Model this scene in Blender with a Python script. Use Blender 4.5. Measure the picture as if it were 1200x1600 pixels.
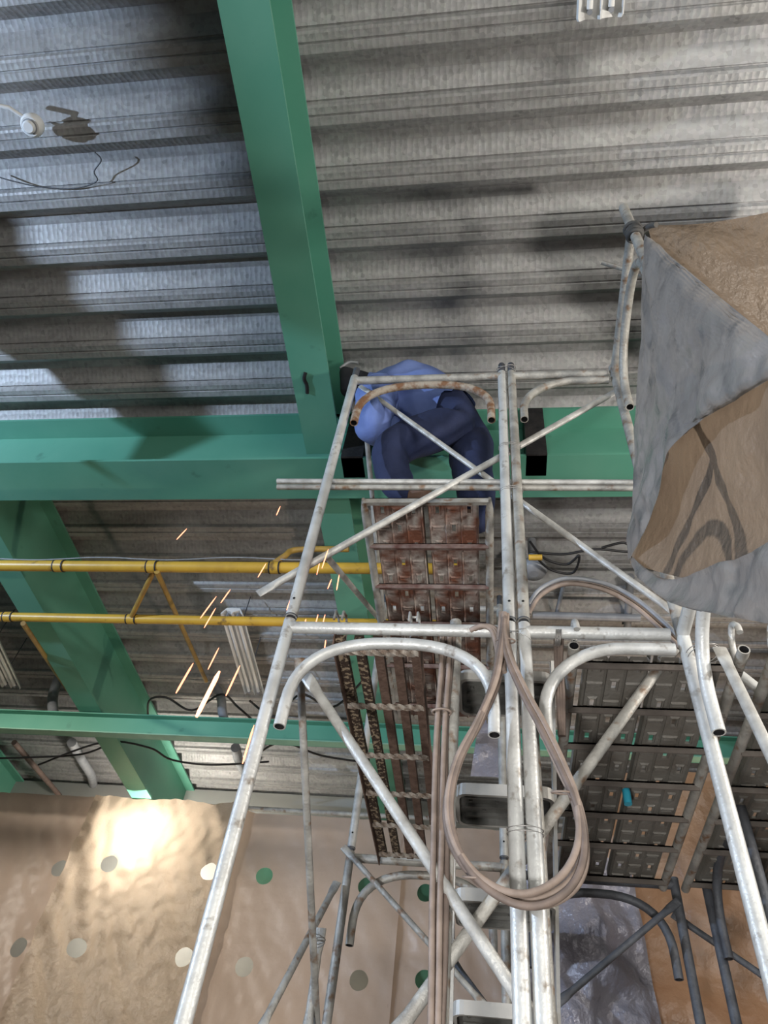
import bpy, bmesh, math, random
from mathutils import Vector, Matrix, noise

random.seed(7)
for o in list(bpy.data.objects): bpy.data.objects.remove(o)
scene = bpy.context.scene
COL = scene.collection
CH = 1.75                      # camera height above the floor; points below are written relative to the lens

# ------------------------------------------------------------------ camera
F = 1150.0
UPc = Vector((160, -984, F)).normalized()
Dc = Vector((168, 1372, F)); Dc = (Dc - UPc * Dc.dot(UPc)).normalized()
Rc = Dc.cross(UPc)
cam = bpy.data.cameras.new('camera'); camo = bpy.data.objects.new('camera', cam); COL.objects.link(camo)
cx = Vector((Rc[0], Dc[0], UPc[0])); cy = -Vector((Rc[1], Dc[1], UPc[1])); cz = -Vector((Rc[2], Dc[2], UPc[2]))
m = Matrix((cx, cy, cz)).transposed().to_4x4(); m.translation = (0, 0, CH)
camo.matrix_world = m
cam.sensor_fit = 'VERTICAL'; cam.sensor_height = 24.0; cam.lens = 24.0 * F / 1600.0
cam.clip_start = 0.02; cam.clip_end = 200
scene.camera = camo

# ------------------------------------------------------------------ world, lamps, exposure
w = bpy.data.worlds.new('world'); scene.world = w; w.use_nodes = True
w.node_tree.nodes['Background'].inputs[0].default_value = (0.74, 0.79, 0.85, 1)
w.node_tree.nodes['Background'].inputs[1].default_value = 0.07
scene.view_settings.view_transform = 'Standard'; scene.view_settings.look = 'None'
scene.view_settings.exposure = 0.0; scene.view_settings.gamma = 1.0
scene.view_settings.use_curve_mapping = False

def lamp(name, kind, loc, target, energy, color, size=0.1, angle=60, blend=0.3):
    l = bpy.data.lights.new(name, kind); l.energy = energy; l.color = color
    o = bpy.data.objects.new(name, l); COL.objects.link(o)
    o.location = Vector(loc) + Vector((0, 0, CH))
    d = Vector(target) - Vector(loc); o.rotation_euler = d.to_track_quat('-Z', 'Y').to_euler()
    if kind == 'SPOT': l.spot_size = math.radians(angle); l.spot_blend = blend; l.shadow_soft_size = size
    elif kind == 'AREA': l.shape = 'DISK'; l.size = size
    else: l.shadow_soft_size = size
    return o
# work lights standing around the scaffold, plus added fill lights, all outside the picture
lamp('floodlight_cool', 'SPOT', (-5.6, -0.3, 2.15), (-1.3, 1.9, 3.7), 1000, (0.60, 0.76, 1.0), 0.025, 80, 0.4)
lamp('floodlight_front', 'SPOT', (-0.6, -1.2, -1.45), (0.1, 2.2, 0.55), 560, (1.0, 0.975, 0.94), 0.22, 68, 0.9)
lamp('hall_fill', 'AREA', (1.9, -3.2, 1.4), (1.0, 2.2, 3.6), 170, (1.0, 0.96, 0.88), 3.2)  # added soft fill to brighten the right-hand deck
lamp('floodlight_wall', 'SPOT', (-4.7, 2.0, 3.12), (-3.1, 6.3, 1.7), 460, (1.0, 0.92, 0.82), 0.07, 62, 0.8)
lamp('light_behind_tarps', 'POINT', (-3.12, 6.53, 2.89), (0, 0, 0), 75, (1.0, 0.93, 0.82), 0.06)
lamp('light_behind_tarps', 'POINT', (-1.6, 6.6, 1.1), (0, 0, 0), 16, (1.0, 0.88, 0.72), 0.10)  # added fill to brighten what shows through the vents
lamp('floodlight_tent', 'SPOT', (2.5, 1.2, 1.9), (0.6, 1.5, 2.8), 210, (1.0, 0.93, 0.84), 0.12, 130, 0.3)
lamp('floodlight_low', 'SPOT', (2.2, 6.0, -0.6), (1.2, 4.65, 0.9), 330, (1.0, 0.76, 0.56), 0.1, 88, 0.5)

# ------------------------------------------------------------------ pixel -> place
def ray(u, v):
    c = Vector((u - 600, v - 800, F))
    return Vector((Rc.dot(c), Dc.dot(c), UPc.dot(c)))
def P(u, v, X=None, Y=None, Z=None):
    r = ray(u, v)
    k = X / r.x if X is not None else Y / r.y if Y is not None else Z / r.z
    return r * k

# ------------------------------------------------------------------ materials
MATS = {}
def mat(name, c1, c2=None, rough=0.5, metal=0.0, scale=8.0, bump=0.0, bscale=60.0, contrast=(0.35, 0.65),
        trans=0.0, emit=None, stretch=(1, 1, 1), detail=5.0, c3=None, scale3=30.0, con3=(0.55, 0.7), spec=0.5):
    if name in MATS: return MATS[name]
    M = bpy.data.materials.new(name); M.use_nodes = True; nt = M.node_tree; nt.nodes.clear()
    out = nt.nodes.new('ShaderNodeOutputMaterial'); b = nt.nodes.new('ShaderNodeBsdfPrincipled')
    nt.links.new(b.outputs[0], out.inputs[0])
    b.inputs['Roughness'].default_value = rough; b.inputs['Metallic'].default_value = metal
    b.inputs['Specular IOR Level'].default_value = spec
    b.inputs['Base Color'].default_value = (*c1, 1)
    tc = nt.nodes.new('ShaderNodeTexCoord'); mp = nt.nodes.new('ShaderNodeMapping')
    mp.inputs['Scale'].default_value = stretch; nt.links.new(tc.outputs['Object'], mp.inputs[0])
    colout = None
    if c2:
        n = nt.nodes.new('ShaderNodeTexNoise'); n.inputs['Scale'].default_value = scale; n.inputs['Detail'].default_value = detail
        nt.links.new(mp.outputs[0], n.inputs['Vector'])
        r = nt.nodes.new('ShaderNodeValToRGB'); r.color_ramp.elements[0].position = contrast[0]; r.color_ramp.elements[1].position = contrast[1]
        r.color_ramp.elements[0].color = (*c1, 1); r.color_ramp.elements[1].color = (*c2, 1)
        nt.links.new(n.outputs[0], r.inputs[0]); colout = r.outputs[0]
        if c3:
            n3 = nt.nodes.new('ShaderNodeTexNoise'); n3.inputs['Scale'].default_value = scale3; n3.inputs['Detail'].default_value = 6
            nt.links.new(mp.outputs[0], n3.inputs['Vector'])
            r3 = nt.nodes.new('ShaderNodeValToRGB'); r3.color_ramp.elements[0].position = con3[0]; r3.color_ramp.elements[1].position = con3[1]
            nt.links.new(n3.outputs[0], r3.inputs[0])
            mx = nt.nodes.new('ShaderNodeMix'); mx.data_type = 'RGBA'
            nt.links.new(r3.outputs[0], mx.inputs[0]); nt.links.new(colout, mx.inputs[6]); mx.inputs[7].default_value = (*c3, 1)
            colout = mx.outputs[2]
        nt.links.new(colout, b.inputs['Base Color'])
    if bump:
        n2 = nt.nodes.new('ShaderNodeTexNoise'); n2.inputs['Scale'].default_value = bscale; n2.inputs['Detail'].default_value = 4
        nt.links.new(mp.outputs[0], n2.inputs['Vector'])
        bp = nt.nodes.new('ShaderNodeBump'); bp.inputs['Strength'].default_value = bump; bp.inputs['Distance'].default_value = 0.02
        nt.links.new(n2.outputs[0], bp.inputs['Height']); nt.links.new(bp.outputs[0], b.inputs['Normal'])
    if trans:
        t = nt.nodes.new('ShaderNodeBsdfTranslucent'); t.inputs[0].default_value = (*c1, 1)
        if colout: nt.links.new(colout, t.inputs[0])
        ms = nt.nodes.new('ShaderNodeMixShader'); ms.inputs[0].default_value = trans
        nt.links.new(b.outputs[0], ms.inputs[1]); nt.links.new(t.outputs[0], ms.inputs[2]); nt.links.new(ms.outputs[0], out.inputs[0])
    if emit:
        b.inputs['Emission Color'].default_value = (*emit[0], 1); b.inputs['Emission Strength'].default_value = emit[1]
    MATS[name] = M
    return M

GALV = mat('galvanised_tube', (0.62, 0.63, 0.62), (0.40, 0.40, 0.39), 0.42, 0.25, 9, 0.12, 90, (0.42, 0.72), c3=(0.23, 0.20, 0.17), scale3=26, con3=(0.60, 0.74))
GALV2 = mat('dull_galvanised_tube', (0.42, 0.41, 0.38), (0.26, 0.25, 0.23), 0.5, 0.2, 14, 0.2, 90, (0.4, 0.65), c3=(0.20, 0.12, 0.07), scale3=20, con3=(0.56, 0.7))
RUSTTUBE = mat('rusty_tube', (0.38, 0.33, 0.27), (0.20, 0.10, 0.05), 0.75, 0.1, 22, 0.3, 80, (0.42, 0.6))
BRACE = mat('brace_tube', (0.55, 0.55, 0.53), (0.34, 0.33, 0.31), 0.45, 0.25, 18, 0.15, 90, (0.4, 0.7))
DARKTUBE = mat('dark_and_shaded_tube', (0.10, 0.108, 0.125), (0.055, 0.057, 0.065), 0.6, 0.2, 12, 0.2, 70)  # dark fittings; also lower right scaffold tubes with shade in the colour
GREEN = mat('green_paint', (0.085, 0.285, 0.205), (0.115, 0.32, 0.235), 0.45, 0.0, 2.2, 0.03, 40, (0.35, 0.7), c3=(0.05, 0.16, 0.12), scale3=6, con3=(0.66, 0.8))
DARKSTEELSHADE = mat('dark_steel_and_shade', (0.022, 0.022, 0.025), (0.05, 0.045, 0.045), 0.6, 0.4, 9, 0.2)  # dark steel parts; also the shade painted inside open tube ends
SOOTSHADE = mat('soot_and_hole_shade', (0.012, 0.012, 0.012), None, 0.95)  # torch-cut soot; also the shade painted in as pin holes
YELLOW = mat('yellow_gas_paint', (0.58, 0.355, 0.045), (0.45, 0.27, 0.04), 0.4, 0.0, 6, 0.04, 40, (0.45, 0.7), c3=(0.2, 0.12, 0.03), scale3=14, con3=(0.64, 0.72))
YELLOWD = mat('faded_yellow_tube', (0.42, 0.26, 0.05), (0.28, 0.17, 0.05), 0.5, 0.0, 12, 0.05, 40)
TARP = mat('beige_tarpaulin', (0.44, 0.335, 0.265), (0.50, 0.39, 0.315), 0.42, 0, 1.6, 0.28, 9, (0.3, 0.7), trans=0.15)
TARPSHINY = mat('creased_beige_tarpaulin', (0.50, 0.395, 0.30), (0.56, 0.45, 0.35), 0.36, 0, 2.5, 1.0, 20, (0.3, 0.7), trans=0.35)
BROWN = mat('brown_tarpaulin', (0.25, 0.19, 0.14), (0.185, 0.14, 0.105), 0.45, 0, 5, 0.9, 24, (0.3, 0.7), trans=0.4)
WARMLITTARP = mat('warm_lit_tarpaulin', (0.42, 0.27, 0.175), (0.34, 0.215, 0.14), 0.4, 0, 3, 0.9, 16, (0.3, 0.7), trans=0.3)  # same sheet as the grey plastic, with warm lamplight put into the colour
SILVER = mat('silver_tarpaulin', (0.265, 0.24, 0.222), (0.36, 0.33, 0.305), 0.27, 0.15, 5, 0.4, 15, (0.3, 0.7), trans=0.05, c3=(0.17, 0.165, 0.16), scale3=9)
PURPLE = mat('grey_plastic_sheet', (0.22, 0.21, 0.25), (0.30, 0.29, 0.33), 0.3, 0.1, 4, 0.9, 22, (0.3, 0.7), trans=0.1)
CABLE = mat('brown_rubber_cable', (0.20, 0.15, 0.125), (0.13, 0.10, 0.085), 0.6, 0, 20, 0.1, 60)
CABLE2 = mat('pale_brown_cable', (0.32, 0.25, 0.21), (0.22, 0.17, 0.14), 0.6, 0, 20, 0.1, 60)
BLACK = mat('black_cable', (0.012, 0.012, 0.014), None, 0.5)
RUSTPLATE = mat('rusted_plank', (0.19, 0.075, 0.045), (0.42, 0.38, 0.35), 0.75, 0.1, 6.5, 0.35, 60, (0.40, 0.58), c3=(0.10, 0.045, 0.03), scale3=14, con3=(0.5, 0.7))
RUSTDARK = mat('rusted_crossbar', (0.11, 0.05, 0.04), (0.22, 0.17, 0.15), 0.8, 0.1, 16, 0.3, 60)
GRATE = mat('mottled_grating', (0.045, 0.028, 0.02), (0.32, 0.25, 0.17), 0.75, 0.1, 60, 0.3, 90, (0.5, 0.58), detail=3)
GRATE2 = mat('brown_grating', (0.10, 0.06, 0.045), (0.17, 0.11, 0.085), 0.75, 0.1, 30, 0.3, 90)
TWIST = mat('twisted_rod', (0.50, 0.46, 0.41), (0.24, 0.18, 0.14), 0.6, 0.2, 45, 0.2, 90)
PLANK2 = mat('grey_brown_plank', (0.155, 0.14, 0.12), (0.22, 0.21, 0.19), 0.65, 0.25, 6, 0.25, 60)
PLANKDARK = mat('weathered_plank_bar', (0.10, 0.085, 0.075), (0.15, 0.13, 0.115), 0.7, 0.2, 10, 0.2)
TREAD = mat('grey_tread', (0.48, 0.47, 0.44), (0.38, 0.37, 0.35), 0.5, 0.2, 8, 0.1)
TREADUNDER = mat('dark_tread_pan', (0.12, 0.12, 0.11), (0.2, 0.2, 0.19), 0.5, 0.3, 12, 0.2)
WHITE = mat('white_plastic', (0.72, 0.72, 0.71), (0.64, 0.64, 0.63), 0.4, 0, 10)
TUBEGLASS = mat('unlit_lamp_glass', (0.78, 0.78, 0.76), None, 0.2)
GREY = mat('grey_conduit', (0.30, 0.31, 0.33), (0.22, 0.23, 0.25), 0.5, 0.1, 12)
BROWNROD = mat('brown_rod', (0.16, 0.11, 0.09), (0.11, 0.08, 0.07), 0.7, 0, 14)
WIRE = mat('binding_wire', (0.36, 0.35, 0.34), None, 0.4, 0.7)
SHIRT = mat('blue_work_shirt', (0.16, 0.235, 0.52), (0.12, 0.175, 0.42), 0.85, 0, 6, 0.25, 18, (0.35, 0.65))
JEANS = mat('dark_blue_jeans', (0.010, 0.017, 0.055), (0.016, 0.026, 0.08), 0.85, 0, 7, 0.3, 22)
SKIN = mat('skin', (0.36, 0.20, 0.13), None, 0.6)
CLOTHDARK = mat('dark_hood_cloth', (0.012, 0.013, 0.018), (0.02, 0.022, 0.03), 0.9, 0, 10)
SHOE = mat('brown_shoe', (0.13, 0.075, 0.05), (0.09, 0.05, 0.035), 0.7, 0, 12)
CONCRETE = mat('concrete_floor', (0.28, 0.27, 0.26), (0.34, 0.33, 0.31), 0.8, 0, 1.5, 0.1)
PANELGREY = mat('grey_wall_panel', (0.36, 0.37, 0.36), (0.30, 0.31, 0.30), 0.6, 0, 1.2)
CYAN = mat('blue_plastic', (0.03, 0.30, 0.42), None, 0.4)
SPARK = mat('glowing_spark', (1.0, 0.3, 0.1), None, 0.5, emit=((1.0, 0.33, 0.20), 2.6))
SPARKHOT = mat('white_hot_spark', (1.0, 0.5, 0.3), None, 0.5, emit=((1.0, 0.38, 0.2), 3.4))

# galvanised deck: spangle, rows of pressed dimples along the sloping webs
def deck_material():
    M = bpy.data.materials.new('galvanised_deck'); M.use_nodes = True; nt = M.node_tree; b = nt.nodes['Principled BSDF']
    b.inputs['Roughness'].default_value = 0.5; b.inputs['Metallic'].default_value = 0.15
    tc = nt.nodes.new('ShaderNodeTexCoord')
    mp = nt.nodes.new('ShaderNodeMapping'); mp.inputs['Scale'].default_value = (0.9, 5, 5); nt.links.new(tc.outputs['Object'], mp.inputs[0])
    n = nt.nodes.new('ShaderNodeTexNoise'); n.inputs['Scale'].default_value = 3.0; n.inputs['Detail'].default_value = 6; nt.links.new(mp.outputs[0], n.inputs['Vector'])
    r = nt.nodes.new('ShaderNodeValToRGB'); r.color_ramp.elements[0].position = .3; r.color_ramp.elements[1].position = .72
    r.color_ramp.elements[0].color = (.225, .225, .222, 1); r.color_ramp.elements[1].color = (.33, .33, .322, 1)
    nt.links.new(n.outputs[0], r.inputs[0])
    vo = nt.nodes.new('ShaderNodeTexVoronoi'); vo.inputs['Scale'].default_value = 45; nt.links.new(tc.outputs['Object'], vo.inputs['Vector'])
    mx = nt.nodes.new('ShaderNodeMix'); mx.data_type = 'RGBA'; mx.blend_type = 'OVERLAY'; mx.inputs[0].default_value = .22
    nt.links.new(r.outputs[0], mx.inputs[6]); nt.links.new(vo.outputs['Color'], mx.inputs[7])
    hs = nt.nodes.new('ShaderNodeHueSaturation'); hs.inputs['Saturation'].default_value = .08; nt.links.new(mx.outputs[2], hs.inputs['Color'])
    nt.links.new(hs.outputs[0], b.inputs['Base Color'])
    m2 = nt.nodes.new('ShaderNodeMapping'); m2.inputs['Scale'].default_value = (34, 22, 22); nt.links.new(tc.outputs['Object'], m2.inputs[0])
    v2 = nt.nodes.new('ShaderNodeTexVoronoi'); v2.inputs['Scale'].default_value = 1.0; v2.inputs['Randomness'].default_value = .35; nt.links.new(m2.outputs[0], v2.inputs['Vector'])
    bp = nt.nodes.new('ShaderNodeBump'); bp.inputs['Strength'].default_value = .32; bp.inputs['Distance'].default_value = .008
    nt.links.new(v2.outputs['Distance'], bp.inputs['Height']); nt.links.new(bp.outputs[0], b.inputs['Normal'])
    return M
DECK = deck_material()

# ------------------------------------------------------------------ builders
BASE = {}
def settags(o, label=None, cat=None, group=None, kind=None):
    if label: o['label'] = label
    if cat: o['category'] = cat
    if group: o['group'] = group
    if kind: o['kind'] = kind
def thing(name, label, cat, base, group=None, kind=None):
    o = bpy.data.objects.new(name, None); COL.objects.link(o); o.empty_display_size = 0.05
    b = Vector(base); BASE[o.name] = b; o.location = b + Vector((0, 0, CH))
    settags(o, label, cat, group, kind); return o
class MB:
    def __init__(s): s.v = []; s.f = []; s.sm = []; s.mi = []
    def add(s, verts, faces, smooth=False, mi=0):
        k = len(s.v); s.v += [Vector(p) for p in verts]
        for f in faces: s.f.append([i + k for i in f]); s.sm.append(smooth); s.mi.append(mi)
    def box(s, a, b, mi=0):
        x0, y0, z0 = a; x1, y1, z1 = b
        s.add([(x0,y0,z0),(x1,y0,z0),(x1,y1,z0),(x0,y1,z0),(x0,y0,z1),(x1,y0,z1),(x1,y1,z1),(x0,y1,z1)],
              [(0,3,2,1),(4,5,6,7),(0,1,5,4),(1,2,6,5),(2,3,7,6),(3,0,4,7)], mi=mi); return s
    def bar(s, a, b, wd, ht, up=(0,0,1)):
        a = Vector(a); b = Vector(b); t = (b-a).normalized(); up = Vector(up)
        sd = t.cross(up).normalized(); up = sd.cross(t)
        c = [(-1,-1),(1,-1),(1,1),(-1,1)]
        vs = [p + sd*(i*wd/2) + up*(j*ht/2) for p in (a,b) for i,j in c]
        s.add(vs, [(0,1,2,3),(7,6,5,4),(0,4,5,1),(1,5,6,2),(2,6,7,3),(3,7,4,0)]); return s
    def tube(s, pts, r, seg=12, hollow=False, flat=None, closed=False, rad=None):
        pts = [Vector(p) for p in pts]; n = len(pts)
        if flat:      # squeezed brace ends
            ln = (pts[-1]-pts[0]).length; d = (pts[-1]-pts[0]).normalized()
            pts = [pts[0], pts[0]+d*flat, pts[0]+d*flat*1.8, pts[-1]-d*flat*1.8, pts[-1]-d*flat, pts[-1]]; n = 6
        tang = []
        for i in range(n):
            if closed: t = pts[(i+1) % n] - pts[i-1]
            else: t = pts[min(i+1, n-1)] - pts[max(i-1, 0)]
            tang.append(t.normalized())
        t0 = tang[0]; a = Vector((0, 1, 0)) if abs(t0.y) < 0.8 else Vector((0, 0, 1))
        nrm = (a - t0*a.dot(t0)).normalized(); rings = []
        for i in range(n):
            t = tang[i]; nrm = (nrm - t*nrm.dot(t)).normalized(); bn = t.cross(nrm)
            ra = rb = (rad[i] if rad else r)
            if flat and i in (0, 1, 4, 5): ra = r*.28; rb = r*1.3
            rings.append([pts[i] + nrm*(ra*math.cos(2*math.pi*k/seg)) + bn*(rb*math.sin(2*math.pi*k/seg)) for k in range(seg)])
        vs = [p for R in rings for p in R]; fs = []
        for i in range(n if closed else n-1):
            j = (i+1) % n
            for k in range(seg):
                k2 = (k+1) % seg; fs.append((i*seg+k, i*seg+k2, j*seg+k2, j*seg+k))
        s.add(vs, fs, True)
        if closed: return s
        for e in (0, n-1):
            R = rings[e]; c = pts[e]; ti = tang[e] if e == 0 else -tang[e]
            if hollow:
                I = [c + (p-c)*.78 for p in R]; D = [p + ti*.09 for p in I]
                f = [(k, (k+1) % seg, seg+(k+1) % seg, seg+k) for k in range(seg)] + [(seg+k, seg+(k+1) % seg, 2*seg+(k+1) % seg, 2*seg+k) for k in range(seg)]
                f.append(tuple(range(2*seg, 3*seg)))
                s.add(R+I+D, f[:seg]); s.add(R+I+D, f[seg:], mi=1)
            else:
                f = tuple(range(seg)); s.add(R, [tuple(reversed(f)) if e == 0 else f])
        return s
    def build(s, name, material, parent=None, label=None, cat=None, group=None, kind=None, base=None, solid=0, sub=0):
        me = bpy.data.meshes.new(name)
        root = parent
        while root is not None and root.parent is not None: root = root.parent
        if root is not None: b = BASE[root.name]
        elif base is not None: b = Vector(base)
        else:
            n = len(s.v); lo = min(p.z for p in s.v)
            b = Vector((sum(p.x for p in s.v)/n, sum(p.y for p in s.v)/n, lo))
        me.from_pydata([p - b for p in s.v], [], s.f)
        me.polygons.foreach_set('use_smooth', s.sm)
        ms = material if isinstance(material, (list, tuple)) else [material]
        if len(ms) == 1 and any(s.mi): ms = [ms[0], DARKSTEELSHADE]  # bore faces take the dark material, so their shade is painted in
        for q in ms: me.materials.append(q)
        if len(ms) > 1: me.polygons.foreach_set('material_index', s.mi)
        me.update()
        bm = bmesh.new(); bm.from_mesh(me); bmesh.ops.recalc_face_normals(bm, faces=bm.faces); bm.to_mesh(me); bm.free()
        o = bpy.data.objects.new(name, me); COL.objects.link(o)
        if parent is None: o.location = b + Vector((0, 0, CH)); BASE[o.name] = b
        else: o.parent = parent
        if solid:
            q = o.modifiers.new('thickness', 'SOLIDIFY'); q.thickness = solid; q.offset = 0
        settags(o, label, cat, group, kind)
        return o
def T(pts, r, **k): return MB().tube(pts, r, **k)
def cat_rom(pts, n=8, closed=False):
    pts = [Vector(p) for p in pts]; out = []; L = len(pts)
    for i in range(L if closed else L-1):
        g = (lambda k: pts[k % L]) if closed else (lambda k: pts[max(0, min(L-1, k))])
        p0, p1, p2, p3 = g(i-1), g(i), g(i+1), g(i+2)
        for j in range(n):
            t = j/n
            out.append(.5*((2*p1)+(-p0+p2)*t+(2*p0-5*p1+4*p2-p3)*t*t+(-p0+3*p1-3*p2+p3)*t**3))
    if not closed: out.append(pts[-1])
    return out
def place_copy(src_mesh, name, loc, parent, rotz=0):
    o = bpy.data.objects.new(name, src_mesh); COL.objects.link(o); o.parent = parent
    root = parent
    while root.parent is not None: root = root.parent
    o.location = Vector(loc) - BASE[root.name]; o.rotation_euler.z = rotz; return o

# ================================================================== SETTING
FLOOR = -CH
ZS = 3.893            # deck soffit above the lens
f = MB().box((-9, -4, FLOOR-.15), (6, 9.2, FLOOR)); f.build('floor', CONCRETE, kind='structure')
MB().box((-9, 7.25, FLOOR), (6, 7.4, ZS)).build('wall_back', PANELGREY, kind='structure')

# ceiling: ribbed steel deck, one panel for each 0.3 m rib
ceiling = thing('ceiling', 'ribbed galvanised steel deck ceiling', None, (0, 0, ZS), kind='structure')
wa, wb, hh, tp, sf = .056, .114, .076, .05, .08
prof = [(0, 0), (.030, 0), (.034, .007), (.040, .007), (.044, 0), (sf, 0), (sf+wa, hh), (sf+wa+tp, hh), (.3-.030, .020), (.3-.026, .026), (.3-.021, .026), (.3-.012, .004), (.3, 0)]
XL, XR = -9.0, 5.0
mb = MB()
vs = [(x, y, z) for x in (XL, XR) for y, z in prof]; k = len(prof)
mb.add(vs, [(i, i+1, k+i+1, k+i) for i in range(k-1)])
tv = [(x, y, z+.0) for x in (XL, XR) for y, z in ((0, .16), (.3, .16))]
mb.add(tv, [(0, 1, 3, 2)])
me = None
for i in range(34):
    y = -1.65 + .3*i
    if me is None:
        BASE['_'] = Vector((0, 0, 0))
        o = mb.build('deck_panel', DECK, ceiling, base=(0, 0, 0)); me = o.data
        for v in me.vertices: v.co = v.co + BASE[ceiling.name]
        o.location = (0, y, 0)
    else: place_copy(me, 'deck_panel', (0, y, ZS), ceiling)

# H beams
def hbeam(label, a, b, z0, z1, width, tf=.018, tw=.012):
    """beam whose bottom is z0 and top z1, running from a to b (x, y)"""
    ax = 0 if abs(b[0]-a[0]) > abs(b[1]-a[1]) else 1
    t = thing('steel_beam', label, 'beam', ((a[0]+b[0])/2, (a[1]+b[1])/2, z0))
    def pc(name, wd, za, zb):
        if ax == 0: m_ = MB().box((a[0], a[1]-wd/2, za), (b[0], a[1]+wd/2, zb))
        else: m_ = MB().box((a[0]-wd/2, a[1], za), (a[0]+wd/2, b[1], zb))
        return m_.build(name, GREEN, t)
    pc('bottom_flange', width, z0, z0+tf); w_ = pc('web', tw, z0+tf, z1-tf); pc('top_flange', width, z1-tf, z1)
    return t
H = 3.4
xb = hbeam('deep green steel cross beam right behind the crouching worker', (-8.5, 2.62), (4.5, 2.62), H, ZS, .30)
for k, (u0, u1, v0, v1) in enumerate(((546, 578, 590, 712), (819, 850, 640, 710))):
    p0 = P(u0, 660, Y=2.46); p1 = P(u1, 660, Y=2.46)
    MB().box((p0.x, 2.458, H+.0), (p1.x, 2.612, ZS-.02)).build('dark_plate', DARKSTEELSHADE, xb, label='dark plate in front of the web')  # box coloured near black across the near side of the beam
nb = hbeam('green steel beam running from above the camera to the cross beam', (-.962, -1.5), (-.962, 2.49), 3.475, ZS, .212)
# torch cut burn near its end
pc_ = P(477, 597, Z=3.474)
MB().tube(cat_rom([pc_+Vector((.012, -.06, 0)), pc_+Vector((-.002, -.02, 0)), pc_+Vector((.006, .02, 0)), pc_+Vector((.0, .07, 0))], 4), .011, seg=6).build('torch_cut', SOOTSHADE, nb, label='black scorched torch cut')
hbeam('green steel beam continuing behind the rusted platform', (-.962, 2.78), (-.962, 7.25), 3.475, ZS, .212)
hbeam('big green steel beam slanting down the left behind the yellow pipes', (-3.28, 2.78), (-3.28, 7.25), 3.29, ZS, .200)
hbeam('green steel beam only just showing at the left picture edge', (-5.3, 2.78), (-5.3, 7.25), 3.29, ZS, .200)
# far channel
ch = thing('channel_beam', 'green steel channel crossing under the far beams', 'beam', (-3, 5.0, 3.09))
MB().box((-8.5, 5.0, 3.09), (2.5, 5.008, 3.285)).build('web', GREEN, ch)
MB().box((-8.5, 4.93, 3.09), (2.5, 5.0, 3.10)).build('bottom_flange', mat('pale_green', (.22, .42, .31), (.18, .36, .27), .5), ch)  # underside flange given a lighter green than the web
MB().box((-8.5, 4.95, 3.275), (2.5, 5.0, 3.285)).build('top_flange', GREEN, ch)

# ================================================================== BACK TARPAULINS
holes_px = [(90,1355),(178,1357),(328,1367),(414,1370),(573,1385),(665,1390),(28,1480),(128,1487),(291,1502),(383,1508),(560,1530),(665,1530)]
YW = 6.32
HOLES = [(P(u, v, Y=YW).x, P(u, v, Y=YW).z) for u, v in holes_px]
def panel(label, x0, x1, yoff, amp, material, seed, ztop, bulge=0.0):
    h = .029; R = .072; nx = int(round((x1-x0)/h)); dx = (x1-x0)/nx; zf = 1.45; nz = int((ztop-zf)/h); dz = (ztop-zf)/nz
    zs = [FLOOR+.02+(zf-FLOOR-.02)*i/10 for i in range(10)] + [zf+dz*i for i in range(nz+1)]
    def surf(xx, zz):
        s = (xx-x0)/(x1-x0)
        y = YW + yoff + amp*noise.noise(Vector((xx*3+seed, zz*.7, seed))) + amp*.55*noise.noise(Vector((xx*9+zz*5, zz*2.5, seed+5))) + amp*.3*noise.noise(Vector((xx*20, zz*16, seed)))
        y -= bulge*.9*(1-abs(noise.noise(Vector((xx*4+zz*1.3, zz*1.1, seed+9))))*2.2) + bulge*.5*(1-abs(noise.noise(Vector((xx*7-zz*3, zz*4, seed+2))))*2)
        y -= bulge*math.sin(math.pi*s)*(.6+.4*math.sin(zz*2)); y -= .05*math.exp(-(s/.03)**2)
        return (xx, y, zz)
    W = nx+1
    vs = [surf(x0+dx*i, z) for z in zs for i in range(W)]; gone = set(); extra = []
    for hx, hz in HOLES:
        if not (x0+.14 < hx < x1-.14): continue
        ci = round((hx-x0)/dx); cj = 10+round((hz-zf)/dz); B = 3
        ci = max(B, min(nx-B, ci)); cj = max(10+B, min(len(zs)-1-B, cj))
        for a in range(-B, B):
            for b in range(-B, B): gone.add((cj+b, ci+a))
        ring = [(ci+a, cj-B) for a in range(-B, B)] + [(ci+B, cj+b) for b in range(-B, B)] + [(ci-a, cj+B) for a in range(-B, B)] + [(ci-B, cj-b) for b in range(-B, B)]
        k0 = len(vs); n = len(ring)
        for (a, b) in ring:
            ox = (a-ci)*dx; oz = (b-cj)*dz; d = math.hypot(ox, oz); vs.append(surf(x0+ci*dx+ox/d*R, zf+(cj-10)*dz+oz/d*R))
        for q in range(n):
            a, b = ring[q]; a2, b2 = ring[(q+1) % n]
            extra.append((b*W+a, b2*W+a2, k0+(q+1) % n, k0+q))
    fs = [(j*W+i, j*W+i+1, (j+1)*W+i+1, (j+1)*W+i) for j in range(len(zs)-1) for i in range(nx) if (j, i) not in gone] + extra
    m_ = MB(); m_.add(vs, fs, True)
    return m_.build('tarpaulin', material, None, label, 'tarpaulin', 'vented tarpaulins across the far wall', base=((x0+x1)/2, YW, FLOOR+.02))
def ztop_at(v): return P(250, v, Y=YW).z
panel('beige vented tarpaulin at the far left wall beyond the seam', -5.4, -3.65, .02, .03, TARP, 3, ztop_at(1249))
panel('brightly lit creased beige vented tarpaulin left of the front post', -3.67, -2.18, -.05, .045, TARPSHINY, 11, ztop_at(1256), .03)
panel('smooth beige vented tarpaulin between the front post and the dark fold', -2.20, -.735, .0, .02, TARP, 21, ztop_at(1262))
panel('beige vented tarpaulin right of the dark fold behind the hanging cables', -.76, .75, .05, .035, TARP, 31, ztop_at(1262))
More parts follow.
